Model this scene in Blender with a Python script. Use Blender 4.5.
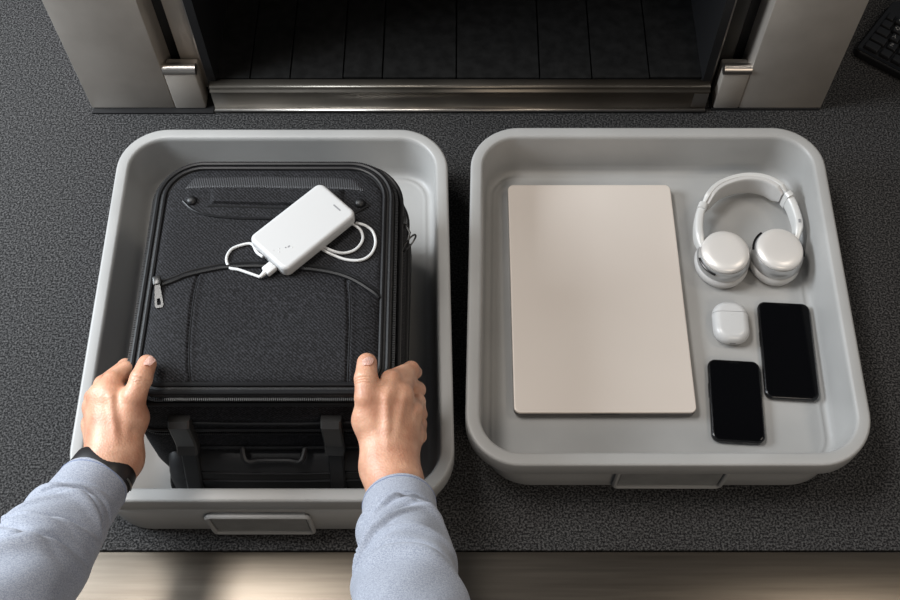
import bpy, bmesh, math, random
import numpy as np
from mathutils import Vector, Matrix

random.seed(4)
PI = math.pi
sc = bpy.context.scene
for o in list(bpy.data.objects):
    bpy.data.objects.remove(o)

# ------------------------------------------------------------------ camera, world, lights, exposure
CAM_H, PITCH, FPX = 1.25, math.radians(29.3), 1060.0
cam_d = bpy.data.cameras.new('camera')
cam = bpy.data.objects.new('camera', cam_d)
sc.collection.objects.link(cam)
cam.location = (0, 0, CAM_H)
cam.rotation_euler = (PITCH, 0, 0)
cam_d.sensor_width = 36
cam_d.lens = FPX / 900 * 36
cam_d.shift_x = -13 / 900
cam_d.clip_start = 0.01
sc.camera = cam

w = bpy.data.worlds.new('world')
sc.world = w
w.use_nodes = True
bg = w.node_tree.nodes['Background']
bg.inputs[0].default_value = (0.82, 0.9, 1.0, 1)
bg.inputs[1].default_value = 0.10


def area(name, loc, target, sx, sy, power, col):
    d = bpy.data.lights.new(name, 'AREA')
    d.shape = 'RECTANGLE'
    d.size, d.size_y = sx, sy
    d.energy = power
    d.color = col
    o = bpy.data.objects.new(name, d)
    sc.collection.objects.link(o)
    o.location = loc
    o.rotation_euler = (Vector(target) - Vector(loc)).to_track_quat('-Z', 'Y').to_euler()
    return o


area('window_light', (-1.5, 0.85, 0.95), (-0.15, 0.6, 0.0), 0.8, 0.6, 40, (0.87, 0.94, 1.0))
area('ceiling_panel_light', (-1.0, 1.0, 2.5), (-0.05, 0.65, 0.0), 1.1, 0.5, 38, (1.0, 0.97, 0.93))
area('right_ceiling_light', (1.65, 0.9, 2.6), (0.3, 0.7, 0.0), 0.5, 0.35, 11, (1.0, 0.90, 0.78))
area('warm_fill_light', (0.9, -1.2, 1.7), (0.1, 1.0, 0.1), 0.9, 0.7, 12, (1.0, 0.86, 0.70))  # added warm fill from the front, brightens the scanner's steel plates

vs = sc.view_settings
vs.view_transform = 'Standard'
vs.look = 'None'
vs.exposure = 0.0
vs.gamma = 1
vs.use_curve_mapping = False

# ------------------------------------------------------------------ helpers
COL = sc.collection
WM = {}


def P(u, v, z=0.0):
    """point of the place at height z measured off the photograph"""
    a = (u - 463) / FPX
    b = (300 - v) / FPX
    dy = b * math.cos(PITCH) + math.sin(PITCH)
    dz = b * math.sin(PITCH) - math.cos(PITCH)
    t = (z - CAM_H) / dz
    return Vector((a * t, dy * t, z))


def srgb(r, g, b):
    f = lambda c: (c / 255 / 12.92) if c / 255 <= 0.04045 else ((c / 255 + 0.055) / 1.055) ** 2.4
    return (f(r), f(g), f(b), 1)


def tag(o, label=None, cat=None, group=None, kind=None):
    if label: o['label'] = label
    if cat: o['category'] = cat
    if group: o['group'] = group
    if kind: o['kind'] = kind
    return o


def thing(name, label, cat, loc=(0, 0, 0), rz=0.0, group=None):
    o = bpy.data.objects.new(name, None)
    o.empty_display_size = 0.05
    COL.objects.link(o)
    o.location = loc
    o.rotation_euler = (0, 0, rz)
    WM[o.name] = Matrix.Translation(loc) @ Matrix.Rotation(rz, 4, 'Z')
    return tag(o, label, cat, group)


def mesh_obj(name, me, mat, parent=None, local=False, smooth=True, loc=None):
    """links one mesh object; world-space vertices unless local"""
    o = bpy.data.objects.new(name, me)
    COL.objects.link(o)
    if parent is not None:
        o.parent = parent
        if not local:
            me.transform(WM[parent.name].inverted())
        WM[o.name] = WM[parent.name]
    elif loc is not None:
        me.transform(Matrix.Translation(Vector(loc)).inverted())
        o.location = loc
        WM[o.name] = Matrix.Translation(loc)
    else:
        WM[o.name] = Matrix.Identity(4)
    if mat:
        me.materials.append(mat)
    if smooth:
        me.polygons.foreach_set('use_smooth', [True] * len(me.polygons))
    me.update()
    return o


def obj(name, bm, mat, parent=None, local=False, smooth=True, loc=None, sharp=35):
    me = bpy.data.meshes.new(name)
    bmesh.ops.recalc_face_normals(bm, faces=bm.faces)
    if smooth and sharp:
        a = math.radians(sharp)
        for e in bm.edges:
            if len(e.link_faces) == 2 and e.calc_face_angle(0) > a:
                e.smooth = False
    bm.to_mesh(me)
    bm.free()
    return mesh_obj(name, me, mat, parent, local, smooth, loc)


def ring_rr(x0, x1, y0, y1, r, z, n=8, inset=0.0, skew=0.0, rback=None):
    x0 += inset; x1 -= inset; y0 += inset; y1 -= inset
    r = max(0.0006, r - inset) if inset >= 0 else r - inset
    r = min(r, (x1 - x0) / 2 - 1e-5, (y1 - y0) / 2 - 1e-5)
    rb = min(rback - inset, (x1 - x0) / 2 - 1e-5) if rback else r
    pts = []
    for cx, cy, a0, r in ((x1 - r, y0 + r, -PI / 2, r), (x1 - rb, y1 - rb, 0, rb), (x0 + rb, y1 - rb, PI / 2, rb), (x0 + r, y0 + r, PI, r)):
        for i in range(n + 1):
            a = a0 + PI / 2 * i / n
            pts.append(Vector((cx + r * math.cos(a), cy + r * math.sin(a), z)))
    if skew:
        for p in pts: p.x += skew * (p.y - (y0 + y1) / 2)
    return pts


def ring_c(cx, cy, rx, ry, z, n=40, rot=0.0):
    return [Vector((cx + rx * math.cos(t) * math.cos(rot) - ry * math.sin(t) * math.sin(rot),
                    cy + rx * math.cos(t) * math.sin(rot) + ry * math.sin(t) * math.cos(rot), z))
            for t in (2 * PI * i / n for i in range(n))]


def loft(rings, bm=None, cap0=True, cap1=True, closed=True, M=None):
    bm = bm or bmesh.new()
    vr = [[bm.verts.new(M @ p if M else p) for p in r] for r in rings]
    for a, b in zip(vr, vr[1:]):
        n = len(a)
        for i in range(n if closed else n - 1):
            j = (i + 1) % n
            try: bm.faces.new((a[i], a[j], b[j], b[i]))
            except ValueError: pass
    if cap0: bm.faces.new(vr[0][::-1])
    if cap1: bm.faces.new(vr[-1])
    return bm


def box(bm, x0, x1, y0, y1, z0, z1, bev=0.0, M=None, seg=2):
    r = bmesh.ops.create_cube(bm, size=1)
    vv = r['verts']
    for v in vv:
        v.co = Vector(((x0 + x1) / 2 + v.co.x * (x1 - x0), (y0 + y1) / 2 + v.co.y * (y1 - y0), (z0 + z1) / 2 + v.co.z * (z1 - z0)))
    if bev:
        es = {e for v in vv for e in v.link_edges}
        g = bmesh.ops.bevel(bm, geom=list(es), offset=bev, segments=seg, affect='EDGES', profile=0.5)
        vv = list({v for f in g['faces'] for v in f.verts} | {v for v in vv if v.is_valid})
    if M:
        for v in vv: v.co = M @ v.co
    return bm


def catmull(pts, sub=8, closed=False):
    pts = [Vector(p) for p in pts]
    n = len(pts)
    out = []
    for i in range(n if closed else n - 1):
        if closed:
            p0, p1, p2, p3 = pts[i - 1], pts[i], pts[(i + 1) % n], pts[(i + 2) % n]
        else:
            p0, p1, p2, p3 = pts[max(i - 1, 0)], pts[i], pts[i + 1], pts[min(i + 2, n - 1)]
        for k in range(sub):
            t = k / sub
            out.append(0.5 * ((2 * p1) + (p2 - p0) * t + (2 * p0 - 5 * p1 + 4 * p2 - p3) * t * t + (3 * p1 - p0 - 3 * p2 + p3) * t ** 3))
    if not closed: out.append(pts[-1])
    return out


def tube(bm, pts, r, n=10, closed=False, flat=1.0, up=None):
    """round (or flattened) tube along points; r number or list"""
    pts = [Vector(p) for p in pts]
    m = len(pts)
    rings = []
    ref = Vector(up) if up else None
    prev = None
    for i, p in enumerate(pts):
        if closed: t = pts[(i + 1) % m] - pts[i - 1]
        else: t = pts[min(i + 1, m - 1)] - pts[max(i - 1, 0)]
        if t.length < 1e-9: t = Vector((0, 0, 1))
        t.normalize()
        if ref: a = ref - t * ref.dot(t)
        elif prev is None: a = t.orthogonal()
        else: a = prev - t * prev.dot(t)
        if a.length < 1e-6: a = t.orthogonal()
        a.normalize(); prev = a
        b = t.cross(a)
        rr = r[i] if isinstance(r, (list, tuple)) else r
        rings.append([p + a * (rr * flat * math.cos(2 * PI * k / n)) + b * (rr * math.sin(2 * PI * k / n)) for k in range(n)])
    if closed:
        rings.append(rings[0])
        loft(rings, bm, False, False)
        bmesh.ops.remove_doubles(bm, verts=bm.verts, dist=1e-7)
    else:
        loft(rings, bm)
    return bm


# ------------------------------------------------------------------ materials
def material(name, col, rough=0.5, metal=0.0, spec=None):
    m = bpy.data.materials.new(name)
    m.use_nodes = True
    b = m.node_tree.nodes['Principled BSDF']
    b.inputs['Base Color'].default_value = col
    b.inputs['Roughness'].default_value = rough
    b.inputs['Metallic'].default_value = metal
    if spec is not None: b.inputs['Specular IOR Level'].default_value = spec
    return m


def nodes(m):
    nt = m.node_tree
    return nt, nt.nodes, nt.links, nt.nodes['Principled BSDF']


def noise_color(m, scale, c0, c1, p0=0.35, p1=0.65, detail=3, stretch=(1, 1, 1), bump=0.0, bdist=0.001, rough_var=None):
    nt, N, L, b = nodes(m)
    tc = N.new('ShaderNodeTexCoord')
    mp = N.new('ShaderNodeMapping')
    mp.inputs['Scale'].default_value = stretch
    no = N.new('ShaderNodeTexNoise')
    no.inputs['Scale'].default_value = scale
    no.inputs['Detail'].default_value = detail
    cr = N.new('ShaderNodeValToRGB')
    cr.color_ramp.elements[0].position = p0
    cr.color_ramp.elements[1].position = p1
    cr.color_ramp.elements[0].color = c0
    cr.color_ramp.elements[1].color = c1
    L.new(tc.outputs['Object'], mp.inputs[0])
    L.new(mp.outputs[0], no.inputs['Vector'])
    L.new(no.outputs['Fac'], cr.inputs[0])
    L.new(cr.outputs[0], b.inputs['Base Color'])
    if bump:
        bp = N.new('ShaderNodeBump')
        bp.inputs['Strength'].default_value = bump
        bp.inputs['Distance'].default_value = bdist
        L.new(no.outputs['Fac'], bp.inputs['Height'])
        L.new(bp.outputs[0], b.inputs['Normal'])
    if rough_var:
        mr = N.new('ShaderNodeMapRange')
        mr.inputs['To Min'].default_value, mr.inputs['To Max'].default_value = rough_var
        L.new(no.outputs['Fac'], mr.inputs[0])
        L.new(mr.outputs[0], b.inputs['Roughness'])
    return m


M = {}
M['carpet'] = noise_color(material('speckled_carpet', (0.05, 0.05, 0.05, 1), 0.95, spec=0.15), 400,
                          (0.012, 0.012, 0.0125, 1), (0.122, 0.120, 0.120, 1), 0.42, 0.74, 6, bump=0.8, bdist=0.0015)
M['steel'] = noise_color(material('brushed_steel', (0.5, 0.47, 0.43, 1), 0.36, 0.45), 14,
                         (0.52, 0.475, 0.425, 1), (0.64, 0.59, 0.535, 1), 0.3, 0.7, 5, rough_var=(0.3, 0.42))
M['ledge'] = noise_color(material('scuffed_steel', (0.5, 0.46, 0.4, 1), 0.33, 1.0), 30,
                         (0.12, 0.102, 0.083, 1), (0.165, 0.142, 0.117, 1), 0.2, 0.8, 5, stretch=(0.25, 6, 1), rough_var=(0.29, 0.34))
M['sill'] = noise_color(material('sill_steel', (0.2, 0.18, 0.15, 1), 0.34, 0.8), 9, (0.14, 0.125, 0.105, 1), (0.23, 0.205, 0.175, 1), 0.3, 0.7, 3, rough_var=(0.3, 0.42))
M['steel_edge'] = material('polished_steel', (0.55, 0.51, 0.47, 1), 0.34, 1.0)
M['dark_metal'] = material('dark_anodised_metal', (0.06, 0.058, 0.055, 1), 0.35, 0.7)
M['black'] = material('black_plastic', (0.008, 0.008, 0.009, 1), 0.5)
M['rubber'] = noise_color(material('black_rubber', (0.006, 0.006, 0.006, 1), 0.7, spec=0.25), 60, (0.004, 0.004, 0.004, 1), (0.011, 0.011, 0.011, 1))
M['tray'] = noise_color(material('grey_tray_plastic', (0.3, 0.3, 0.3, 1), 0.42), 9,
                        (0.325, 0.322, 0.315, 1), (0.375, 0.372, 0.365, 1), 0.3, 0.7, 4, rough_var=(0.36, 0.5))
M['fabric'] = material('ballistic_nylon', (0.02, 0.02, 0.022, 1), 0.75, spec=0.22)
M['piping'] = material('piping_vinyl', (0.009, 0.009, 0.010, 1), 0.42, spec=0.35)
M['tape'] = noise_color(material('zipper_tape', (0.014, 0.014, 0.015, 1), 0.6), 700, (0.01, 0.01, 0.011, 1), (0.03, 0.03, 0.032, 1))
M['zip'] = material('gunmetal', (0.075, 0.075, 0.075, 1), 0.32, 0.8)
M['darkplastic'] = material('case_plastic', (0.009, 0.009, 0.010, 1), 0.45)
M['white'] = material('white_plastic', (0.56, 0.56, 0.56, 1), 0.28)
M['cable'] = material('white_cable', (0.62, 0.62, 0.62, 1), 0.4)
M['laptop'] = noise_color(material('champagne_aluminium', (0.6, 0.54, 0.48, 1), 0.42, 0.25), 5,
                          (0.66, 0.59, 0.535, 1), (0.70, 0.635, 0.58, 1), 0.3, 0.7, 2)
M['laptop_side'] = material('dark_aluminium', (0.16, 0.15, 0.145, 1), 0.35, 0.9)
M['glass'] = material('black_screen_glass', (0.002, 0.002, 0.0025, 1), 0.1, spec=0.12)
M['phone_frame'] = material('phone_frame', (0.03, 0.03, 0.032, 1), 0.18, 0.8)
M['silver'] = material('satin_silver', (0.66, 0.66, 0.65, 1), 0.38, 0.2)
M['silver_shell'] = material('brushed_silver_shell', (0.5, 0.5, 0.5, 1), 0.28, 0.6)
M['silver_cap'] = material('ear_cup_metal', (0.76, 0.73, 0.70, 1), 0.36, 0.3)
M['offwhite'] = material('off_white_leatherette', (0.52, 0.51, 0.5, 1), 0.5)
M['key'] = material('key_plastic', (0.009, 0.009, 0.01, 1), 0.4)
M['ink'] = material('legend_ink', (0.3, 0.3, 0.3, 1), 0.5)
M['grey_ink'] = material('grey_print', (0.25, 0.25, 0.26, 1), 0.5)
M['nail'] = material('fingernail', srgb(244, 208, 194), 0.25)
M['watch'] = material('dark_leather', (0.012, 0.010, 0.010, 1), 0.4)

# woven fabric
nt, N, L, b = nodes(M['fabric'])
tc = N.new('ShaderNodeTexCoord')
n1 = N.new('ShaderNodeTexNoise'); n1.inputs['Scale'].default_value = 480; n1.inputs['Detail'].default_value = 1
n2 = N.new('ShaderNodeTexWave'); n2.inputs['Scale'].default_value = 150; n2.bands_direction = 'DIAGONAL'; n2.inputs['Distortion'].default_value = 2.5; n2.inputs['Detail Scale'].default_value = 60
mx = N.new('ShaderNodeMix'); mx.data_type = 'FLOAT'; mx.inputs[0].default_value = 0.25
cr = N.new('ShaderNodeValToRGB')
cr.color_ramp.elements[0].position = 0.4; cr.color_ramp.elements[1].position = 0.75
cr.color_ramp.elements[0].color = (0.0025, 0.0025, 0.003, 1); cr.color_ramp.elements[1].color = (0.034, 0.034, 0.039, 1)
bp = N.new('ShaderNodeBump'); bp.inputs['Strength'].default_value = 0.5; bp.inputs['Distance'].default_value = 0.0006
L.new(tc.outputs['Object'], n1.inputs['Vector']); L.new(tc.outputs['Object'], n2.inputs['Vector'])
L.new(n1.outputs['Fac'], mx.inputs[2]); L.new(n2.outputs['Fac'], mx.inputs[3])
L.new(mx.outputs[0], cr.inputs[0]); L.new(cr.outputs[0], b.inputs['Base Color'])
L.new(mx.outputs[0], bp.inputs['Height']); L.new(bp.outputs[0], b.inputs['Normal'])

# ribbed band
M['ribbed'] = material('ribbed_webbing', (0.02, 0.02, 0.022, 1), 0.6)
nt, N, L, b = nodes(M['ribbed'])
tc = N.new('ShaderNodeTexCoord')
n2 = N.new('ShaderNodeTexWave'); n2.inputs['Scale'].default_value = 150; n2.bands_direction = 'X'
cr = N.new('ShaderNodeValToRGB')
cr.color_ramp.elements[0].color = (0.006, 0.006, 0.007, 1); cr.color_ramp.elements[1].color = (0.028, 0.028, 0.032, 1)
bp = N.new('ShaderNodeBump'); bp.inputs['Strength'].default_value = 0.6; bp.inputs['Distance'].default_value = 0.0008
L.new(tc.outputs['Object'], n2.inputs['Vector']); L.new(n2.outputs['Fac'], cr.inputs[0])
L.new(cr.outputs[0], b.inputs['Base Color']); L.new(n2.outputs['Fac'], bp.inputs['Height']); L.new(bp.outputs[0], b.inputs['Normal'])

# skin
M['skin'] = material('skin', srgb(205, 150, 122), 0.45)
nt, N, L, b = nodes(M['skin'])
b.inputs['Subsurface Weight'].default_value = 0.12
b.inputs['Subsurface Radius'].default_value = (0.012, 0.004, 0.002)
b.inputs['Subsurface Scale'].default_value = 0.4
tc = N.new('ShaderNodeTexCoord')
n1 = N.new('ShaderNodeTexNoise'); n1.inputs['Scale'].default_value = 45; n1.inputs['Detail'].default_value = 4
cr = N.new('ShaderNodeValToRGB')
cr.color_ramp.elements[0].position = 0.3; cr.color_ramp.elements[1].position = 0.7
cr.color_ramp.elements[0].color = srgb(184, 130, 104); cr.color_ramp.elements[1].color = srgb(216, 168, 140)
n3 = N.new('ShaderNodeTexVoronoi'); n3.inputs['Scale'].default_value = 420
bp = N.new('ShaderNodeBump'); bp.inputs['Strength'].default_value = 0.35; bp.inputs['Distance'].default_value = 0.0007
L.new(tc.outputs['Object'], n1.inputs['Vector']); L.new(tc.outputs['Object'], n3.inputs['Vector'])
L.new(n1.outputs['Fac'], cr.inputs[0]); L.new(cr.outputs[0], b.inputs['Base Color'])
L.new(n3.outputs['Distance'], bp.inputs['Height']); L.new(bp.outputs[0], b.inputs['Normal'])

# chambray
M['shirt'] = noise_color(material('blue_chambray', (0.3, 0.34, 0.45, 1), 0.85), 800,
                         srgb(118, 124, 140), srgb(174, 179, 190), 0.25, 0.75, 2, stretch=(1, 1, 1), bump=0.3, bdist=0.0006)
nodes(M['shirt'])[3].inputs['Sheen Weight'].default_value = 0.2
M['stitch'] = material('blue_thread', srgb(120, 132, 162), 0.8)

# ------------------------------------------------------------------ table and floor
bm = bmesh.new(); box(bm, -3, 3, -2, 4, -0.80, -0.75)
tag(obj('floor', bm, material('concrete_floor', (0.12, 0.12, 0.12, 1), 0.7), smooth=False), kind='structure')

table = thing('inspection_counter', 'long inspection counter with speckled dark grey carpet top and steel front ledge, under both trays',
              'counter', (0, 0.9, -0.75))
bm = bmesh.new(); box(bm, -1.5, 1.5, 0.3585, 1.9, -0.04, 0.0, 0.002)
obj('carpet_top', bm, M['carpet'], table)
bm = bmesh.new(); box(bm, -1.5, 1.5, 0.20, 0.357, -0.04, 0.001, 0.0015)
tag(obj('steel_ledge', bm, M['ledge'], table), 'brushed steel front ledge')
bm = bmesh.new(); box(bm, -1.48, 1.48, 0.357, 0.3585, -0.03, -0.004)
obj('seam', bm, M['black'], table)
for x in (-1.4, 1.4):
    for y in (0.3, 1.8):
        bm = bmesh.new(); box(bm, x - 0.03, x + 0.03, y - 0.03, y + 0.03, -0.75, -0.04, 0.003)
        obj('leg', bm, M['steel'], table)

# ------------------------------------------------------------------ baggage scanner
SCY = 1.03
scn = thing('baggage_scanner', 'stainless steel baggage scanner with dark tunnel mouth behind the trays', 'scanner', (0, 1.3, 0))
bm = bmesh.new(); box(bm, -0.557, -0.432, SCY, 1.75, 0.003, 0.62, 0.002)
obj('side_panel', bm, M['steel'], scn)
bm = bmesh.new(); box(bm, 0.413, 0.537, SCY, 1.75, 0.003, 0.62, 0.002)
obj('side_panel', bm, M['steel'], scn)
for x0, x1, yy in ((-0.555, -0.374, SCY - 0.009), (0.372, 0.534, SCY - 0.002)):
    bm = bmesh.new(); box(bm, x0, x1, yy, 1.74, 0.0, 0.003)
    obj('plinth', bm, M['black'], scn, smooth=False)
for s, xo, xi in ((-1, -0.4325, -0.385), (1, 0.4135, 0.374)):
    a, c = min(xo, xi), max(xo, xi)
    bm = bmesh.new(); box(bm, a + 0.001, c, SCY - 0.001, SCY + 0.03, 0.003, 0.079, 0.003)
    tag(obj('end_cap', bm, M['steel'], scn), 'small satin steel corner cap')
    bm = bmesh.new(); tube(bm, [(a + 0.001, SCY + 0.006, 0.083), (c + 0.001, SCY + 0.006, 0.083)], 0.0085, 14)
    tag(obj('cap_bar', bm, M['steel_edge'], scn), 'rounded bright bar on top of the corner cap')
    # dark recess, set-back post and bright flange beside the tunnel
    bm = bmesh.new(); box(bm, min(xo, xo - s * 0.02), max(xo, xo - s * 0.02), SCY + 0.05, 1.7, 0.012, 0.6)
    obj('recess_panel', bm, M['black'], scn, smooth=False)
    q0, q1 = xo - s * 0.02, xi - s * 0.004
    bm = bmesh.new(); box(bm, min(q0, q1), max(q0, q1), SCY + 0.032, 1.7, 0.012, 0.6, 0.003)
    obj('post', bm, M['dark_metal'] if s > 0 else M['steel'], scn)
    xa, xb = q1, q1 - s * 0.006
    bm = bmesh.new(); box(bm, min(xa, xb), max(xa, xb), SCY + 0.022, 1.7, 0.012, 0.6, 0.001)
    tag(obj('flange', bm, M['steel_edge'], scn), 'thin bright vertical flange')
    xc = xb - s * 0.012
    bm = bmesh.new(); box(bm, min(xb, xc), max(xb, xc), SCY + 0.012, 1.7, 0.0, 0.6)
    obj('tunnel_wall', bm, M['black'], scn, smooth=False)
bm = bmesh.new()
box(bm, -0.557, 0.537, SCY, 1.75, 0.6, 0.63, 0.002)
obj('hood', bm, M['steel'], scn)
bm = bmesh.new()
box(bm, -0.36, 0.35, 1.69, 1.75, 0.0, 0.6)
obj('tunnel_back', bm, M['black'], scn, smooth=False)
# front sill with its lip, groove and bottom flange
bm = bmesh.new()
prof = [(1.046, 0.0), (1.024, 0.0), (1.0235, 0.004), (1.030, 0.0055), (1.0305, 0.0385), (1.0275, 0.0405), (1.0275, 0.0425),
        (1.0315, 0.0435), (1.0315, 0.0455), (1.030, 0.0475), (1.034, 0.0495), (1.046, 0.0495)]
loft([[Vector((x, y, z)) for y, z in prof] for x in (-0.372, 0.363)], bm)
obj('sill', bm, M['sill'], scn, sharp=20)
bm = bmesh.new()
tube(bm, [(-0.371, 1.0245, 0.005), (0.362, 1.0245, 0.005)], 0.0028, 8)
tag(obj('sill_edge', bm, M['steel_edge'], scn), 'bright rolled lower edge of the sill')
bm = bmesh.new(); box(bm, 0.341, 0.3625, 1.028, 1.0302, 0.007, 0.038, 0.0005)  # thin bright plate stands in for a reflection on the sill face
tag(obj('sill_reflection', bm, M['steel_edge'], scn), 'reflection patch at the right end of the sill, made as a bright plate')
bm = bmesh.new(); box(bm, -0.37, 0.36, 1.047, 1.68, 0.0, 0.042)
obj('conveyor_belt', bm, M['rubber'], scn, smooth=False)
cuts = [-0.366, -0.314, -0.255, -0.177, -0.119, -0.010, 0.113, 0.190, 0.275, 0.356]
for i, (x0, x1) in enumerate(zip(cuts, cuts[1:])):
    g = 0.0011
    yy = 1.049 + random.uniform(0, 0.002)
    path = [(yy, 0.046), (yy + 0.06, 0.046), (yy + 0.075, 0.0475), (yy + 0.15, 0.047), (yy + 0.22, 0.049), (yy + 0.27, 0.065),
            (yy + 0.30, 0.11), (yy + 0.31, 0.2), (yy + 0.31, 0.59)]
    dz = random.uniform(0, 0.0012)
    rings = []
    for k, (y, z) in enumerate(path):
        a = Vector((0, path[min(k + 1, 8)][0] - path[max(k - 1, 0)][0], path[min(k + 1, 8)][1] - path[max(k - 1, 0)][1])).normalized()
        n_ = Vector((0, -a.z, a.y))
        c = Vector((0, y, z + dz))
        h = 0.0022
        rings.append([c + n_ * h + Vector((x0 + g, 0, 0)), c + n_ * h + Vector((x1 - g, 0, 0)),
                      c - n_ * h + Vector((x1 - g, 0, 0)), c - n_ * h + Vector((x0 + g, 0, 0))])
    obj('curtain_strip', loft(rings), M['rubber'], scn, sharp=50)

# ------------------------------------------------------------------ trays
def tray(label, loc, skew, W, D, h, xs0, xs1, fi):
    """W x D rim size; xs0..xs1 handle span in local x; local frame: centre of base"""
    t = thing('security_tray', label, 'tray', loc, 0.0, 'grey plastic security trays')
    x0, x1, y0, y1 = -W / 2, W / 2, -D / 2, D / 2
    R = 0.066
    rings = []
    def a(inset, z, r=R, iy=None):
        d = 0 if iy is None else inset - iy
        rings.append(ring_rr(x0, x1, y0 - d, y1 + d, r, z, 12, inset, skew=skew))
    a(0.026, 0.0, 0.082, fi + 0.006); a(0.022, 0.0012, 0.082, fi + 0.002); a(0.019, 0.005, 0.082, fi); a(0.013, 0.03, 0.078, fi + 0.001); a(0.009, h - 0.034, 0.072, fi + 0.001)
    a(0.0062, h - 0.031, R, max(0.0015, fi) if fi > 0 else fi + 0.003); a(0.001, h - 0.0295); a(0.0, h - 0.0275); a(0.0, h - 0.0032); a(0.0007, h - 0.0012); a(0.0022, h - 0.0002); a(0.0036, h)
    a(0.0132, h); a(0.0148, h - 0.0006); a(0.0165, h - 0.0025); a(0.0175, h - 0.006)
    a(0.0205, 0.036); a(0.0218, 0.027); a(0.0245, 0.0222); a(0.029, 0.0204)
    a(0.031, 0.0208); a(0.0325, 0.0212); a(0.0345, 0.0206); a(0.038, 0.020)
    obj('tub', loft(rings), M['tray'], t, local=True, sharp=60)
    # handle: raised frame round a recessed grip on the front wall
    zc0, zc1 = (0.0045 if fi < 0.005 else 0.011), h - 0.031
    yf = y0 + fi
    r = 0.006
    fr = []
    for cx, cz, a0 in ((xs1 - r, zc0 + r, -PI / 2), (xs1 - r, zc1 - r, 0), (xs0 + r, zc1 - r, PI / 2), (xs0 + r, zc0 + r, PI)):
        for i in range(5):
            an = a0 + PI / 2 * i / 4
            fr.append(Vector((cx + r * math.cos(an), yf - 0.004, cz + r * math.sin(an))))
    bm = bmesh.new()
    tube(bm, fr, 0.0029, 8, closed=True)
    hd = tag(obj('handle', bm, M['tray'], t, local=True), 'raised grip frame on the front wall')
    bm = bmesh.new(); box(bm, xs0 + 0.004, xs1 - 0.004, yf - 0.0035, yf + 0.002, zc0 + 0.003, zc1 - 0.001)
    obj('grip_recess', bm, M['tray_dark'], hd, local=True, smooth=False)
    return t


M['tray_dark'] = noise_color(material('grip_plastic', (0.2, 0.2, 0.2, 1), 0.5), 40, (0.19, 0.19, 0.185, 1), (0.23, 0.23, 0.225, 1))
TZ = 0.0205
LT = (-0.2383, 0.6525)
RT = (0.2455, 0.6755)
tray('grey security tray on the left, holding the black suitcase', (LT[0], LT[1], 0), -0.026, 0.446, 0.531, 0.095, -0.058, 0.060, -0.0035)
tray('grey security tray on the right, holding a laptop, headphones and two phones', (RT[0], RT[1], 0), 0.021, 0.478, 0.491, 0.095, -0.0615, 0.0670, 0.0085)

# ------------------------------------------------------------------ laptop
lt = thing('laptop', 'closed silver champagne laptop lying at the left of the right-hand tray', 'laptop', (0.1765, 0.694, TZ), math.radians(0.1))
w2, d2 = 0.1135, 0.1725
def slab(x0, x1, y0, y1, r, z0, z1, e, n=8, k=3):
    rings = []
    for i in range(k + 1):
        a = PI / 2 * (1 - i / k)
        rings.append(ring_rr(x0, x1, y0, y1, r, z0 + e * (1 - math.sin(a)), n, e * (1 - math.cos(a))))
    for i in range(k + 1):
        a = PI / 2 * i / k
        rings.append(ring_rr(x0, x1, y0, y1, r, z1 - e * (1 - math.sin(a)), n, e * (1 - math.cos(a))))
    q = min(0.0012, (min(x1 - x0, y1 - y0) / 2 - e) * 0.3)
    rings = [ring_rr(x0, x1, y0, y1, r, z0, n, e + q)] + rings[::1] + [ring_rr(x0, x1, y0, y1, r, z1, n, e + q)]
    return loft(rings)
obj('base', slab(-w2, w2, -d2, d2, 0.008, 0.002, 0.0105, 0.0025), M['laptop_side'], lt, local=True)
obj('lid', slab(-w2, w2, -d2, d2, 0.008, 0.0110, 0.0150, 0.0012), M['laptop'], lt, local=True)
for sx in (-1, 1):
    for sy in (-1, 1):
        bm = loft([ring_c(sx * 0.09, sy * 0.145, 0.006, 0.006, 0.0, 16), ring_c(sx * 0.09, sy * 0.145, 0.006, 0.006, 0.003, 16)])
        obj('foot', bm, M['black'], lt, local=True)
bm = bmesh.new(); box(bm, -0.018, 0.018, -d2 - 0.0002, -d2 + 0.003, 0.0085, 0.0108)
obj('thumb_notch', bm, M['black'], lt, local=True, smooth=False)

# ------------------------------------------------------------------ phones
def phone(label, c, rz, W, D):
    t = thing('smartphone', label, 'phone', (c[0], c[1], TZ), rz, 'smartphones in the right-hand tray')
    x, y = W / 2, D / 2
    obj('case', slab(-x, x, -y, y, 0.010, 0.0, 0.0085, 0.0028, 10, 4), M['phone_frame'], t, local=True)
    obj('screen', slab(-x + 0.0022, x - 0.0022, -y + 0.0022, y - 0.0022, 0.0085, 0.0075, 0.0092, 0.0005, 10, 2), M['glass'], t, local=True)
    bm = bmesh.new(); box(bm, -0.006, 0.006, y - 0.0050, y - 0.0042, 0.0091, 0.00935)
    obj('earpiece', bm, M['phone_frame'], t, local=True, smooth=False)
    for yy in (0.18, 0.06):
        bm = bmesh.new(); box(bm, -x - 0.0006, -x + 0.001, y * yy, y * yy + 0.012, 0.003, 0.0058, 0.0002)
        obj('side_button', bm, M['phone_frame'], t, local=True)
    bm = bmesh.new(); box(bm, -0.0045, 0.0045, -y - 0.0002, -y + 0.001, 0.0028, 0.0055, 0.0002)
    obj('charging_port', bm, M['black'], t, local=True)
    return t
phone('smaller black phone lying face up in front of the white earbud case', (0.3430, 0.5415), math.radians(-3.6), 0.066, 0.112)
phone('larger black phone lying face up at the right of the white earbud case', (0.4185, 0.6125), math.radians(-3.4), 0.068, 0.139)

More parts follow.
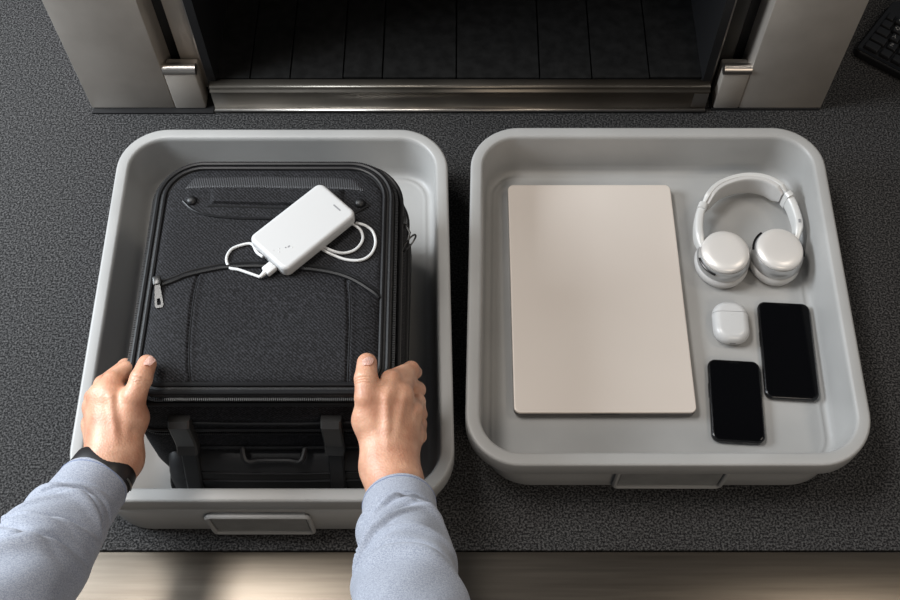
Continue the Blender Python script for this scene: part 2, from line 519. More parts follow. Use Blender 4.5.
# ------------------------------------------------------------------ earbud case
ec = thing('earbud_case', 'small glossy white rounded earbud case between the headphones and the phones', 'earbud case', (0.3485, 0.649, TZ), math.radians(-2))
def pebble(W, D, T, r, z0, y0, y1, k=7):
    rings = []
    for i in range(k * 2 + 1):
        a = -PI / 2 + PI * i / (2 * k)
        e = T / 2 * (1 - math.cos(a))
        rings.append(ring_rr(-W / 2, W / 2, y0, y1, r, z0 + T / 2 + T / 2 * math.sin(a), 10, e))
    return loft(rings)
for nm, sg in (('body', 1), ('lid', -1)):
    bm = pebble(0.047, 0.06, 0.021, 0.0195, 0.0, -0.0295, 0.030)
    r = bmesh.ops.bisect_plane(bm, geom=list(bm.verts) + list(bm.edges) + list(bm.faces), plane_co=(0, 0.0125 - sg * 0.00025, 0), plane_no=(0, sg, 0), clear_outer=True)
    bmesh.ops.holes_fill(bm, edges=[e for e in bm.edges if e.is_boundary])
    obj(nm, bm, M['white'], ec, local=True, sharp=60)
bm = bmesh.new(); box(bm, -0.0055, 0.0055, 0.0275, 0.0305, 0.0085, 0.0135, 0.001)
obj('hinge', bm, M['silver'], ec, local=True)
bm = bmesh.new(); box(bm, -0.0045, 0.0045, -0.0295, -0.027, 0.0085, 0.0125, 0.0008)
obj('charging_port', bm, M['grey_ink'], ec, local=True)
bm = loft([ring_c(0.0, 0.008, 0.0011, 0.0011, 0.0195, 12), ring_c(0.0, 0.008, 0.0011, 0.0011, 0.0212, 12)])
obj('status_light', bm, M['silver'], ec, local=True)

# ------------------------------------------------------------------ headphones
hp = thing('headphones', 'silver white over-ear headphones lying at the back right of the right-hand tray', 'headphones', (0.3755, 0.77, TZ))
hp.location.x += 0.0045; hp.location.y -= 0.001
zc = TZ + 0.026
cl = P(722.5, 250, 0.062); cr_ = P(777, 247.5, 0.062)
arc = [P(*q, zc) for q in ((700, 254), (695, 236), (695.5, 218), (701, 203), (711, 191), (726, 184), (743, 181), (760, 183), (774, 190), (785, 201), (791, 214), (794, 228), (791, 246))]
arc = catmull(arc, 6)
def strip(bm, pts, th, hh, zoff=0.0, nseg=12, taper=True):
    rings = []
    m = len(pts)
    for i, p in enumerate(pts):
        t = (pts[min(i + 1, m - 1)] - pts[max(i - 1, 0)]); t.z = 0; t.normalize()
        s = Vector((t.y, -t.x, 0))
        f = 1.0
        if taper:
            e = min(i, m - 1 - i)
            f = min(1.0, 0.55 + 0.15 * e)
        T = (th(i / (m - 1)) if callable(th) else th) / 2 * f
        Hh = (hh(i / (m - 1)) if callable(hh) else hh) / 2 * f
        ring = []
        for k in range(nseg * 2):
            a = 2 * PI * k / (nseg * 2)
            ca, sa = math.cos(a), math.sin(a)
            e = 0.45
            ring.append(p + s * (T * math.copysign(abs(ca) ** e, ca)) + Vector((0, 0, zoff + Hh * math.copysign(abs(sa) ** e, sa))))
        rings.append(ring)
    return loft(rings, bm)
n = len(arc)
i0, i1 = int(n * 0.22), int(n * 0.73)
bm = bmesh.new(); strip(bm, arc[i0:i1], 0.0085, 0.036)
obj('headband', bm, M['silver'], hp)
# padded inner side
inner = [p + (Vector((0.3765, 0.785, zc)) - p).normalized() * 0.0052 for p in arc[i0 + 1:i1 - 1]]
bm = bmesh.new(); strip(bm, inner, 0.008, 0.0345)
tag(obj('headband_cushion', bm, M['offwhite'], hp), 'off-white padded underside')
for seg, nm in ((arc[2:i0 + 2], 'l'), (arc[i1 - 2:n - 2], 'r')):
    bm = bmesh.new(); strip(bm, seg, 0.0115, 0.024)
    sl = obj('slider_arm', bm, M['silver'], hp)
    c = seg[-3] if nm == 'l' else seg[2]
    bm = bmesh.new(); strip(bm, (seg[-4:-1] if nm == 'l' else seg[1:4]), 0.0125, 0.031, taper=False)
    obj('joint_collar', bm, M['silver'], sl)
def cup(c, lean, rot, notch):
    yoke = []
    cx, cy = c.x, c.y
    z0 = TZ
    def rg(dx, dy, rx, ry, z):
        return [Vector((p.x, p.y, p.z + (p.x - cx) * lean)) for p in ring_c(cx + dx, cy + dy, rx, ry, z, 48, rot)]
    R, Q_ = 0.0335, 0.0345
    # cushion
    rings = [rg(0, 0, 0.018, 0.019, z0 + 0.0016), rg(0, 0, 0.028, 0.030, z0 + 0.0012), rg(0, 0, 0.0335, 0.0365, z0 + 0.004), rg(0, 0, 0.0352, 0.0382, z0 + 0.010),
             rg(0, 0, 0.0340, 0.037, z0 + 0.0165), rg(0, 0, 0.031, 0.033, z0 + 0.0185)]
    obj('ear_cushion', loft(rings), M['offwhite'], hp, sharp=0)
    rings = [rg(0, 0, 0.030, 0.032, z0 + 0.0175), rg(0, 0, 0.0335, 0.0355, z0 + 0.019), rg(0, 0, 0.0345, 0.0365, z0 + 0.024), rg(0, 0, 0.0335, 0.0355, z0 + 0.0315),
             rg(0, 0, 0.0315, 0.0330, z0 + 0.0345)]
    sh = obj('ear_cup', loft(rings), M['silver_shell'], hp, sharp=50)
    rings = [rg(0, 0, 0.0300, 0.0315, z0 + 0.034), rg(0, 0, 0.0312, 0.0325, z0 + 0.0365), rg(0, 0, 0.0305, 0.0318, z0 + 0.040), rg(0, 0, 0.0275, 0.029, z0 + 0.0423),
             rg(0, 0, 0.02, 0.021, z0 + 0.0434), rg(0, 0, 0.008, 0.0085, z0 + 0.0438)]
    tag(obj('cup_cap', loft(rings), M['silver_cap'], sh, sharp=0), 'smooth pale metal cap')
    # slot and button on the rim
    for aa, ln in notch:
        pts = []
        for k in range(9):
            a = math.radians(aa + ln * (k / 8 - 0.5))
            pts.append(Vector((cx + 0.0338 * math.cos(a), cy + 0.0355 * math.sin(a), z0 + 0.0322 + 0.0338 * math.cos(a) * lean)))
        bm = bmesh.new(); tube(bm, pts, 0.0016, 8)
        obj('vent_slot', bm, M['phone_frame'], sh)
    return sh
cup(cl, 0.05, 0.3, ((215, 55),))
cup(cr_, -0.05, -0.3, ((150, 50), (10, 40)))
# tiny side mark on the right arm
bm = bmesh.new()
pm = arc[i1 + 12] + Vector((0.0, 0, 0.0128))
box(bm, pm.x - 0.0016, pm.x + 0.0014, pm.y - 0.002, pm.y + 0.003, pm.z - 0.0008, pm.z + 0.0001)
tag(obj('side_mark', bm, M['grey_ink'], hp, smooth=False), 'tiny grey side mark')

# ------------------------------------------------------------------ suitcase
SX0, SX1, SY1 = -0.3725, -0.0675, 0.784
suit = thing('suitcase', 'black soft-sided suitcase lying on its back in the left-hand tray', 'suitcase', (-0.214, 0.61, TZ))
SKEW = -0.012
def sring(z, inset, yf, r=0.032, n=14, dx=0.0):
    return ring_rr(SX0, SX1 + dx, yf, SY1, r, z, n, inset, SKEW, 0.060)
rings = [sring(0.0225, 0.02, 0.44), sring(0.030, 0.008, 0.437), sring(0.06, 0.003, 0.44), sring(0.10, 0.0, 0.446), sring(0.130, 0.0, 0.450),
         sring(0.137, 0.003, 0.451), sring(0.143, 0.003, 0.452), sring(0.150, 0.0, 0.452), sring(0.170, 0.001, 0.455), sring(0.186, 0.006, 0.457), sring(0.200, 0.009, 0.459),
         sring(0.2055, 0.013, 0.4595), sring(0.2085, 0.02, 0.46)]
obj('shell', loft(rings), M['fabric'], suit, sharp=70)
# top pocket tier, a little narrower, with rounded shoulder
TZP = 0.2165
def tring(z, inset, r=0.040, n=14): return ring_rr(SX0 + 0.004, SX1 - 0.0075, 0.460, SY1 - 0.006, r, z, n, inset, SKEW, 0.060)
rings = [tring(0.203, 0.006), tring(0.206, 0.0035), tring(0.2085, 0.006), tring(0.211, 0.0075), tring(0.2135, 0.010), tring(0.2150, 0.0155), tring(0.2150, 0.03)]
obj('pocket_border', loft(rings), M['tape'], suit, sharp=70)
for z, ins, r, rr, nm in ((0.1965, 0.0055, 0.0030, 0.04, 's'), (0.2135, 0.0085, 0.0030, 0.04, 't'), (0.2160, 0.0165, 0.0026, 0.04, 't'), (0.150, 0.0, 0.0028, 0.045, 's')):
    rg = tring(z, ins, rr) if nm == 't' else sring(z, ins, 0.457 if z > 0.16 else 0.452)
    bm = bmesh.new(); tube(bm, rg, r, 8, closed=True)
    obj('piping', bm, M['piping'], suit)
# zip teeth run round between the pipings
def teeth(bm, path, step, w_, h_, l_):
    acc = 0
    m = len(path)
    for i in range(m):
        a, b2 = path[i], path[(i + 1) % m]
        d = b2 - a; ln = d.length
        if ln < 1e-6: continue
        t = d / ln
        s = Vector((t.y, -t.x, 0)).normalized()
        up = t.cross(s)
        while acc < ln:
            c = a + t * acc
            v = [bm.verts.new(c + t * (sx * l_) + s * (sy * w_) + up * (sz * h_)) for sx in (-1, 1) for sy in (-1, 1) for sz in (-1, 1)]
            for f in ((0, 1, 3, 2), (4, 6, 7, 5), (0, 4, 5, 1), (2, 3, 7, 6), (0, 2, 6, 4), (1, 5, 7, 3)):
                bm.faces.new([v[q] for q in f])
            acc += step
        acc -= ln
bm = bmesh.new(); teeth(bm, tring(0.2075, 0.0025), 0.0022, 0.0016, 0.0016, 0.0007)
tag(obj('zipper', bm, M['darkplastic'], suit, smooth=False), 'row of fine zip teeth round the pocket')
bm = bmesh.new(); teeth(bm, sring(0.140, 0.001, 0.451), 0.0024, 0.0014, 0.0016, 0.0007)
tag(obj('zipper', bm, M['darkplastic'], suit, smooth=False), 'row of fine zip teeth round the main compartment')

# front panel as a height field: seams, pocket swell
X0, X1, Y0, Y1 = SX0 + 0.0215, SX1 - 0.0245, 0.4755, SY1 - 0.0235
RC = 0.03
def poly_img(pts, z=0.219): return [P(u, v, z) for u, v in pts]
ARC = poly_img([(160, 289), (172, 282), (187, 276), (208, 271), (226, 268), (255, 267), (290, 268.5), (325, 272), (350, 279), (372, 292), (384, 299)])
ARC[0].x = X0; ARC[-1].x = X1
ARC = catmull(ARC, 6)
axs = np.array([p.x for p in ARC]); ays = np.array([p.y for p in ARC])
SEAML = catmull(poly_img([(198, 274), (194, 293), (191, 315), (188.5, 340), (187.5, 365), (188, 388)]), 5)
SEAMR = catmull(poly_img([(346, 279), (348, 300), (348, 325), (347, 350), (345, 388)]), 5)
def hfield(x, y):
    ed = np.minimum.reduce([x - X0, X1 - x, y - Y0, Y1 - y])
    base = TZP + 0.0022 * np.clip(1 - np.exp(-np.maximum(ed, 0) / 0.010), 0, 1) - 0.003 * np.exp(-np.maximum(ed, 0) / 0.0018)
    ay = np.interp(x, axs, ays)
    below = ay - y
    e2 = np.minimum.reduce([below, x - X0, X1 - x, y - Y0])
    base = base + 0.0055 * np.where(below > 0, 1 - np.exp(-np.maximum(e2, 0) / 0.016), 0)
    for seam in (SEAML, SEAMR):
        sy = np.array([p.y for p in seam][::-1]); sx = np.array([p.x for p in seam][::-1])
        dx = x - np.interp(y, sy, sx)
        base = base - np.where(below > 0, 0.0026 * np.exp(-(dx / 0.0014) ** 2) - 0.0009 * np.exp(-((dx - 0.004) / 0.003) ** 2), 0)
    base = base + 0.0007 * np.sin(x * 41 + 1) * np.sin(y * 37)
    return base
NX, NY = 190, 200
gx = np.linspace(X0, X1, NX); gy = np.linspace(Y0, Y1, NY)
GX, GY = np.meshgrid(gx, gy)
px_, py_ = GX.copy(), GY.copy()
RB = 0.047
for cx, cy, sx, sy, RC in ((X0 + RC, Y0 + RC, -1, -1, RC), (X1 - RC, Y0 + RC, 1, -1, RC), (X0 + RB, Y1 - RB, -1, 1, RB), (X1 - RB, Y1 - RB, 1, 1, RB)):
    ux, uy = (GX - cx) * sx / RC, (GY - cy) * sy / RC
    m = (ux > 0) & (uy > 0)
    l = np.maximum(np.hypot(ux, uy), 1e-6)
    mxx = np.maximum(ux, uy)
    f = np.where(m, mxx / l, 1)
    px_ = np.where(m, cx + sx * ux * f * RC, px_); py_ = np.where(m, cy + sy * uy * f * RC, py_)
px_ = px_ + SKEW * (GY - (Y0 + Y1) / 2)
Zf = hfield(GX, GY)
V = np.stack([px_, py_, Zf], -1).reshape(-1, 3)
idx = np.arange(NX * NY).reshape(NY, NX)
Fq = np.stack([idx[:-1, :-1], idx[:-1, 1:], idx[1:, 1:], idx[1:, :-1]], -1).reshape(-1, 4)
# skirt
bd = np.concatenate([idx[0, :], idx[1:, -1], idx[-1, ::-1][1:], idx[::-1, 0][1:-1]])
Vs = V[bd].copy(); Vs[:, 2] = 0.2135
k0 = len(V)
nb = len(bd)
Fs = np.array([[bd[(i + 1) % nb], bd[i], k0 + i, k0 + (i + 1) % nb] for i in range(nb)])
me = bpy.data.meshes.new('front_panel')
me.from_pydata(np.vstack([V, Vs]).tolist(), [], np.vstack([Fq, Fs]).tolist() + [list(range(k0 + nb - 1, k0 - 1, -1))])
mesh_obj('front_panel', me, M['fabric'], suit)
def ht(x, y): return float(hfield(np.array([x]), np.array([y]))[0])
def on(pts, dz=0.0): return [Vector((p.x, p.y, ht(p.x, p.y) + dz)) for p in pts]
arcp = [Vector((p.x, p.y + 0.0005, ht(p.x, p.y + 0.002) + 0.0012)) for p in ARC[2:-2]]
bm = bmesh.new(); tube(bm, arcp, 0.0030, 8)
obj('pocket_piping', bm, M['piping'], suit)
arcq = [p + Vector((0, 0.0052, -0.0006)) for p in arcp]
bm = bmesh.new(); tube(bm, arcq, 0.0016, 6)
obj('pocket_zipper', bm, M['darkplastic'], suit)
for sm in (SEAML, SEAMR):
    off = [Vector((p.x + 0.0026, p.y, ht(p.x + 0.0026, p.y) - 0.0003)) for p in sm[2:-1]]
    bm = bmesh.new(); tube(bm, off, 0.0008, 6)
    obj('seam', bm, M['piping'], suit)

def patch(lo_, hi_, t, mat, name, n=60, m=10):
    """thin quilted patch following the panel between two curves"""
    def rs(c, n):
        c = [Vector(p) for p in c]
        d = [0.0]
        for a, b2 in zip(c, c[1:]): d.append(d[-1] + (b2 - a).length)
        q = np.linspace(0, d[-1], n)
        return [(float(np.interp(v, d, [p.x for p in c])), float(np.interp(v, d, [p.y for p in c]))) for v in q]
    A, B = rs(lo_, n), rs(hi_, n)
    bm = bmesh.new()
    rows = []
    for i in range(n):
        row = []
        for k in range(m + 1):
            f = k / m
            x = A[i][0] * (1 - f) + B[i][0] * f; y = A[i][1] * (1 - f) + B[i][1] * f
            edge = min(i, n - 1 - i, k, m - k)
            row.append(Vector((x, y, ht(x, y) + (t if edge > 0 else -0.0006))))
        rows.append(row)
    loft(rows, bm, False, False, closed=False)
    return obj(name, bm, M[mat], suit, sharp=50)

zp = 0.219
# ribbed band across the top, behind the handle
patch(poly_img([(184, 188.5), (260, 187.5), (340, 189.5), (366, 191)]), poly_img([(194, 177), (260, 175), (330, 176), (356, 179)]), 0.0008, 'ribbed', 'ribbed_band')
low = catmull(poly_img([(183, 201), (192, 209.5), (206, 215), (230, 218), (270, 219), (320, 219), (350, 215), (368, 206)]), 5)
up = poly_img([(184, 190.5), (260, 189.5), (340, 190.5), (367, 196)])
patch(low, up, 0.0009, 'fabric', 'handle_patch')
bm = bmesh.new(); tube(bm, on(low, 0.0010), 0.0013, 6)
obj('patch_edge', bm, M['piping'], suit)
patch(poly_img([(208.5, 205), (270, 206), (345, 207)]), poly_img([(210, 188), (270, 188.5), (345, 190)]), 0.0042, 'fabric', 'carry_handle', 40, 8)
bm = bmesh.new(); tube(bm, on(poly_img([(208, 206.5), (270, 207.5), (345, 208.5)]), 0.0010), 0.0014, 6)
obj('handle_seam', bm, M['black'], suit)
for q in ((192, 201.5), (360, 204)):
    c = P(*q, zp); c.z = ht(c.x, c.y)
    bm = loft([ring_c(c.x, c.y, 0.0062, 0.0062, c.z - 0.001, 20), ring_c(c.x, c.y, 0.0062, 0.0062, c.z + 0.0025, 20), ring_c(c.x, c.y, 0.0052, 0.0052, c.z + 0.0045, 20),
               ring_c(c.x, c.y, 0.0032, 0.0032, c.z + 0.0058, 20), ring_c(c.x, c.y, 0.001, 0.001, c.z + 0.0062, 20)])
    obj('rivet', bm, M['darkplastic'], suit)
# zip puller on the left of the pocket
a, b2 = P(157, 281, 0.224), P(159.5, 308, 0.222)
def puller(a, b2, name_mat='zip', wz=0.0048, up=Vector((0, 0, 1))):
    d = (b2 - a).normalized()
    s = d.cross(up).normalized()
    n_ = s.cross(d).normalized()
    ln = (b2 - a).length
    Mx = Matrix(((s.x, d.x, n_.x, a.x), (s.y, d.y, n_.y, a.y), (s.z, d.z, n_.z, a.z), (0, 0, 0, 1)))
    bm = bmesh.new()
    out = []
    # tab: frame ring with slot
    oo = [(-0.6, 0.16), (-0.85, 0.6), (-1, 0.9), (-0.7, 1.0), (0.7, 1.0), (1, 0.9), (0.85, 0.6), (0.6, 0.16)]
    ii = [(-0.3, 0.66), (-0.4, 0.74), (-0.45, 0.86), (-0.4, 0.9), (0.4, 0.9), (0.45, 0.86), (0.4, 0.74), (0.3, 0.66)]
    T = 0.0009
    vs_ = []
    for z in (T, -T):
        vs_.append([[bm.verts.new(Mx @ Vector((x * wz, y * ln, z))) for x, y in L_] for L_ in (oo, ii)])
    (to, ti), (bo, bi) = vs_
    for i in range(8):
        j = (i + 1) % 8
        bm.faces.new((to[i], to[j], ti[j], ti[i])); bm.faces.new((bo[j], bo[i], bi[i], bi[j]))
        bm.faces.new((to[j], to[i], bo[i], bo[j])); bm.faces.new((ti[i], ti[j], bi[j], bi[i]))
    return bm, Mx
bm, Mx = puller(a, b2)
pz = bmesh.new()
box(pz, -0.0045, 0.0045, -0.006, 0.0055, -0.004, 0.0022, 0.0015, Mx)
sl = obj('zip_slider', pz, M['zip'], suit)
tag(obj('puller_tab', bm, M['zip'], sl, smooth=False), 'gunmetal tab with a slot')
# small slider with split ring on the right side
a = P(404, 222, 0.19)
pz = bmesh.new(); box(pz, a.x - 0.004, a.x + 0.0035, a.y - 0.006, a.y + 0.006, 0.184, 0.195, 0.0015)
sl = obj('zip_slider', pz, M['zip'], suit)
c0 = P(409, 243, 0.185)
rp = [Vector((c0.x + 0.0055 * math.cos(t) + 0.0115 * math.sin(t) * 0.5, c0.y + 0.0115 * math.sin(t), c0.z + 0.004 * math.cos(t))) for t in (2 * PI * i / 28 for i in range(28))]
bm = bmesh.new(); tube(bm, rp, 0.0011, 8, closed=True)
obj('puller_ring', bm, M['zip'], sl)
bm = bmesh.new(); tube(bm, [a + Vector((0.002, -0.004, 0)), (a + c0) / 2 + Vector((0.004, 0, 0)), c0 + Vector((-0.001, 0.004, 0))], 0.0014, 8)
obj('puller_link', bm, M['zip'], sl)
# side grab handle on right wall, webbing
bm = bmesh.new(); box(bm, SX1 - 0.004, SX1 + 0.0015, 0.5, 0.72, 0.085, 0.115, 0.002)
obj('side_webbing', bm, M['tape'], suit)

# foot end: ledge plates, lugs, recessed grip, wheel housings
bm = bmesh.new()
rings = []
for z, yf, ins in ((0.024, 0.417, 0.012), (0.03, 0.411, 0.008), (0.055, 0.411, 0.008), (0.075, 0.4165, 0.008), (0.092, 0.426, 0.010), (0.10, 0.440, 0.014)):
    rings.append(ring_rr(SX0 + 0.030, SX1 - 0.024, yf, 0.50, 0.018, z, 6, ins - 0.008))
obj('base_plate', loft(rings), M['darkplastic'], suit, sharp=40)
for z, yf, r in ((0.165, 0.4545, 0.0022), (0.112, 0.4475, 0.0026), (0.088, 0.4245, 0.0018), (0.079, 0.4185, 0.0018)):
    bm = bmesh.new(); tube(bm, [(SX0 + 0.05, yf, z), (-0.25, yf - 0.001, z - 0.002), (-0.18, yf - 0.001, z - 0.002), (SX1 - 0.05, yf, z)], r, 8)
    obj('moulded_rib', bm, M['piping'], suit)
def lug(px_l, px_r, label):
    xa = P(px_l, 420, 0.15).x; xb = P(px_r, 420, 0.15).x
    up_ = [(0.458, 0.176), (0.449, 0.1785), (0.4425, 0.174), (0.4395, 0.145), (0.438, 0.134), (0.431, 0.124), (0.436, 0.118), (0.458, 0.128)]
    dn_ = [(0.455, 0.127), (0.4335, 0.118), (0.427, 0.104), (0.4165, 0.086), (0.4085, 0.07), (0.404, 0.052), (0.406, 0.036), (0.43, 0.034), (0.45, 0.10)]
    for nm, pr, mt, q in (('corner_lug', up_, 'lug', 0.0), ('lug_stem', dn_, 'darkplastic', 0.0025)):
        rings = []
        for x, s in ((xa + q, 0.002), (xa + q + 0.002, 0), (xb - q - 0.002, 0), (xb - q, 0.002)):
            rings.append([Vector((x, y + s, z - s * 0.5)) for y, z in pr])
        o = obj(nm, loft(rings), M[mt], suit, sharp=25)
        if nm == 'corner_lug': tag(o, label)
M['lug'] = material('lug_plastic', (0.035, 0.034, 0.033, 1), 0.32)
lug(175, 196, 'raised corner bumper with satin face')
lug(324, 344, 'raised corner bumper with satin face')
bm = bmesh.new()
gx0, gx1 = -0.252, -0.180
tube(bm, catmull([(gx0, 0.445, 0.112), (gx0 + 0.005, 0.431, 0.107), (gx0 + 0.02, 0.4335, 0.103), (gx1 - 0.02, 0.4335, 0.103), (gx1 - 0.005, 0.431, 0.107), (gx1, 0.445, 0.112)], 5), 0.0034, 8)
obj('foot_grip', bm, M['darkplastic'], suit)
for x in (SX0 + 0.042, SX1 - 0.040):
    bm = bmesh.new()
    tube(bm, [(x - 0.013, 0.437, 0.046), (x - 0.011, 0.437, 0.046), (x + 0.011, 0.437, 0.046), (x + 0.013, 0.437, 0.046)], [0.020, 0.023, 0.023, 0.020], 24)
    obj('wheel', bm, M['rubber'], suit)

# ------------------------------------------------------------------ power bank and cable
bz = ht(-0.18, 0.66) + 0.0012
c = Vector((-0.1805, 0.6625, 0.0))
Pz = bz + 0.018
A_, B_, C_, D_ = [P(*q, Pz) for q in ((248, 238), (318, 183.5), (356, 212.5), (287.5, 267.5))]
cx = (A_ + B_ + C_ + D_) / 4
ang = math.atan2((B_ - A_).y, (B_ - A_).x)
ln = ((B_ - A_).length + (C_ - D_).length) / 2 * 1.05
wd = ((B_ - C_).length + (A_ - D_).length) / 2 * 1.04
pb = thing('power_bank', 'white power bank lying at a slant on top of the black suitcase', 'power bank', (cx.x, cx.y, bz), ang)
obj('body', slab(-ln / 2, ln / 2, -wd / 2, wd / 2, 0.009, 0.0, 0.0175, 0.004, 8, 4), M['white'], pb, local=True)
bm = slab(ln / 2 - 0.0125, ln / 2 - 0.0105, -0.016, -0.004, 0.0009, 0.0170, 0.01765, 0.0001, 3, 1)
tag(obj('indicator_mark', bm, M['grey_ink'], pb, local=True), 'small dark dash on the top face')
for q, (x, y, r) in enumerate(((-0.030, -0.0105, 0.0011), (-0.0335, -0.009, 0.0009), (-0.0285, -0.0135, 0.0009), (-0.0395, -0.005, 0.0008), (-0.0425, -0.0085, 0.0008), (-0.0455, -0.002, 0.0007))):
    bm = loft([ring_c(x, y, r * 1.6 if q == 0 else r, r, 0.0172, 10), ring_c(x, y, r * 1.6 if q == 0 else r, r, 0.01762, 10)])
    obj('status_dot', bm, M['grey_ink'] if q < 2 else M['silver'], pb, local=True)
pxl = -0.5 * wd + 0.020
for yy, hw in ((pxl, 0.0065), (pxl + 0.018, 0.006)):
    bm = bmesh.new(); box(bm, -ln / 2 - 0.0004, -ln / 2 + 0.002, yy - hw, yy + hw, 0.0052, 0.0105, 0.0005)
    tag(obj('port', bm, M['grey_ink'], pb, local=True), 'port on the short end')
Rz = Matrix.Translation((cx.x, cx.y, bz)) @ Matrix.Rotation(ang, 4, 'Z')
cab = thing('charging_cable', 'thin white cable plugged into the power bank and looping on the suitcase', 'cable', tuple(Rz @ Vector((-ln / 2 - 0.01, pxl, 0))))
bm = bmesh.new(); box(bm, -ln / 2 - 0.0135, -ln / 2 - 0.0005, pxl - 0.0062, pxl + 0.0062, 0.0042, 0.0118, 0.0018, Rz, 3)
obj('plug', bm, M['cable'], cab)
p0 = Rz @ Vector((-ln / 2 - 0.0125, pxl, 0.008)); p1 = Rz @ Vector((-ln / 2 - 0.021, pxl, 0.007))
bm = bmesh.new(); tube(bm, [p0, (p0 + p1) / 2, p1], [0.0034, 0.0026, 0.0019], 10)
obj('strain_relief', bm, M['cable'], cab)
def cz(u, v, dz=0.0018):
    q = P(u, v, bz); return Vector((q.x, q.y, ht(q.x, q.y) + dz))
loop = [p1, cz(240, 271.5, 0.003), cz(230, 268), cz(226.5, 259), cz(231, 250), cz(241, 245.5), cz(252, 245, 0.003)]
endp = Rz @ Vector((-ln / 2 - 0.0018, pxl + 0.018, 0.0078))
loop += [endp + (cz(246, 245, 0.004) - endp) * 0.35, endp]
bm = bmesh.new(); tube(bm, catmull(loop, 8), 0.0017, 8)
obj('cord', bm, M['cable'], cab)
loop2 = [cz(318, 247), cz(331, 254), cz(346, 259.5), cz(361, 260), cz(371, 254), cz(375.5, 243), cz(373, 232), cz(366, 226), cz(356, 223)]
loop3 = [cz(322, 246, 0.002), cz(334, 252.5, 0.0045), cz(345, 253, 0.002), cz(356, 249), cz(362.5, 240), cz(361, 231), cz(354, 225.5, 0.003), cz(347, 223, 0.002)]
for lp in (loop2, loop3):
    bm = bmesh.new(); tube(bm, catmull(lp, 8), 0.0017, 8)
    obj('cord', bm, M['cable'], cab)

# ------------------------------------------------------------------ keyboard
kb = thing('keyboard', 'black computer keyboard at an angle on the counter right of the scanner', 'keyboard', (0.6035, 1.136, 0.0), math.radians(-38))
KW, KD = 0.30, 0.135
bm = slab(0, KW, 0, KD, 0.010, 0.0, 0.015, 0.003, 6, 3)
obj('base', bm, M['key'], kb, local=True)
bm = slab(0.004, KW - 0.004, 0.002, 0.0075, 0.002, 0.0145, 0.0162, 0.0006, 3, 1)
tag(obj('front_trim', bm, M['phone_frame'], kb, local=True), 'glossy front trim')
legend = ["`1234567890-=", "~QWERTYUIOP[]", "#ASDFGHJKL;'", "^ZXCVBNM,./"]
pitch = 0.0182
def keycap(x, y, wk, ch):
    bm = loft([ring_rr(x, x + wk, y, y + pitch - 0.0022, 0.002, 0.0145, 3), ring_rr(x, x + wk, y, y + pitch - 0.0022, 0.002, 0.018, 3),
               ring_rr(x, x + wk, y, y + pitch - 0.0022, 0.003, 0.0205, 3, 0.0014), ring_rr(x, x + wk, y, y + pitch - 0.0022, 0.003, 0.0208, 3, 0.003)])
    k = obj('key', bm, M['key'], kb, local=True)
    if ch:
        cu = bpy.data.curves.new('t', 'FONT'); cu.body = ch; cu.size = 0.0085; cu.extrude = 0.0001
        to = bpy.data.objects.new('t', cu); COL.objects.link(to)
        dg = bpy.context.evaluated_depsgraph_get()
        me = bpy.data.meshes.new_from_object(to.evaluated_get(dg))
        bpy.data.objects.remove(to)
        me.transform(Matrix.Translation((x + 0.003, y + 0.0058, 0.0209)))
        me.materials.clear()
        mesh_obj('legend', me, M['ink'], k, local=True, smooth=False)
for r, row in enumerate(["", "ZXCVBNM,./", "ASDFGHJKL;'", "QWERTYUIOP[]", "1234567890-="]):
    y = 0.0105 + pitch * r
    if r == 0:
        x = 0.008
        for wk in (0.026, 0.020, 0.020, 0.110, 0.020, 0.020, 0.024, 0.020):
            keycap(x, y, wk - 0.0022, ''); x += wk
        continue
    x = 0.008 + (5 - r) * 0.0045 * 1.0
    keycap(0.008, y, x - 0.008 + pitch * 0.55 - 0.0022, '')
    x += pitch * 0.55
    for ch in row:
        if x + pitch > KW - 0.008: break
        keycap(x, y, pitch - 0.0022, ch); x += pitch

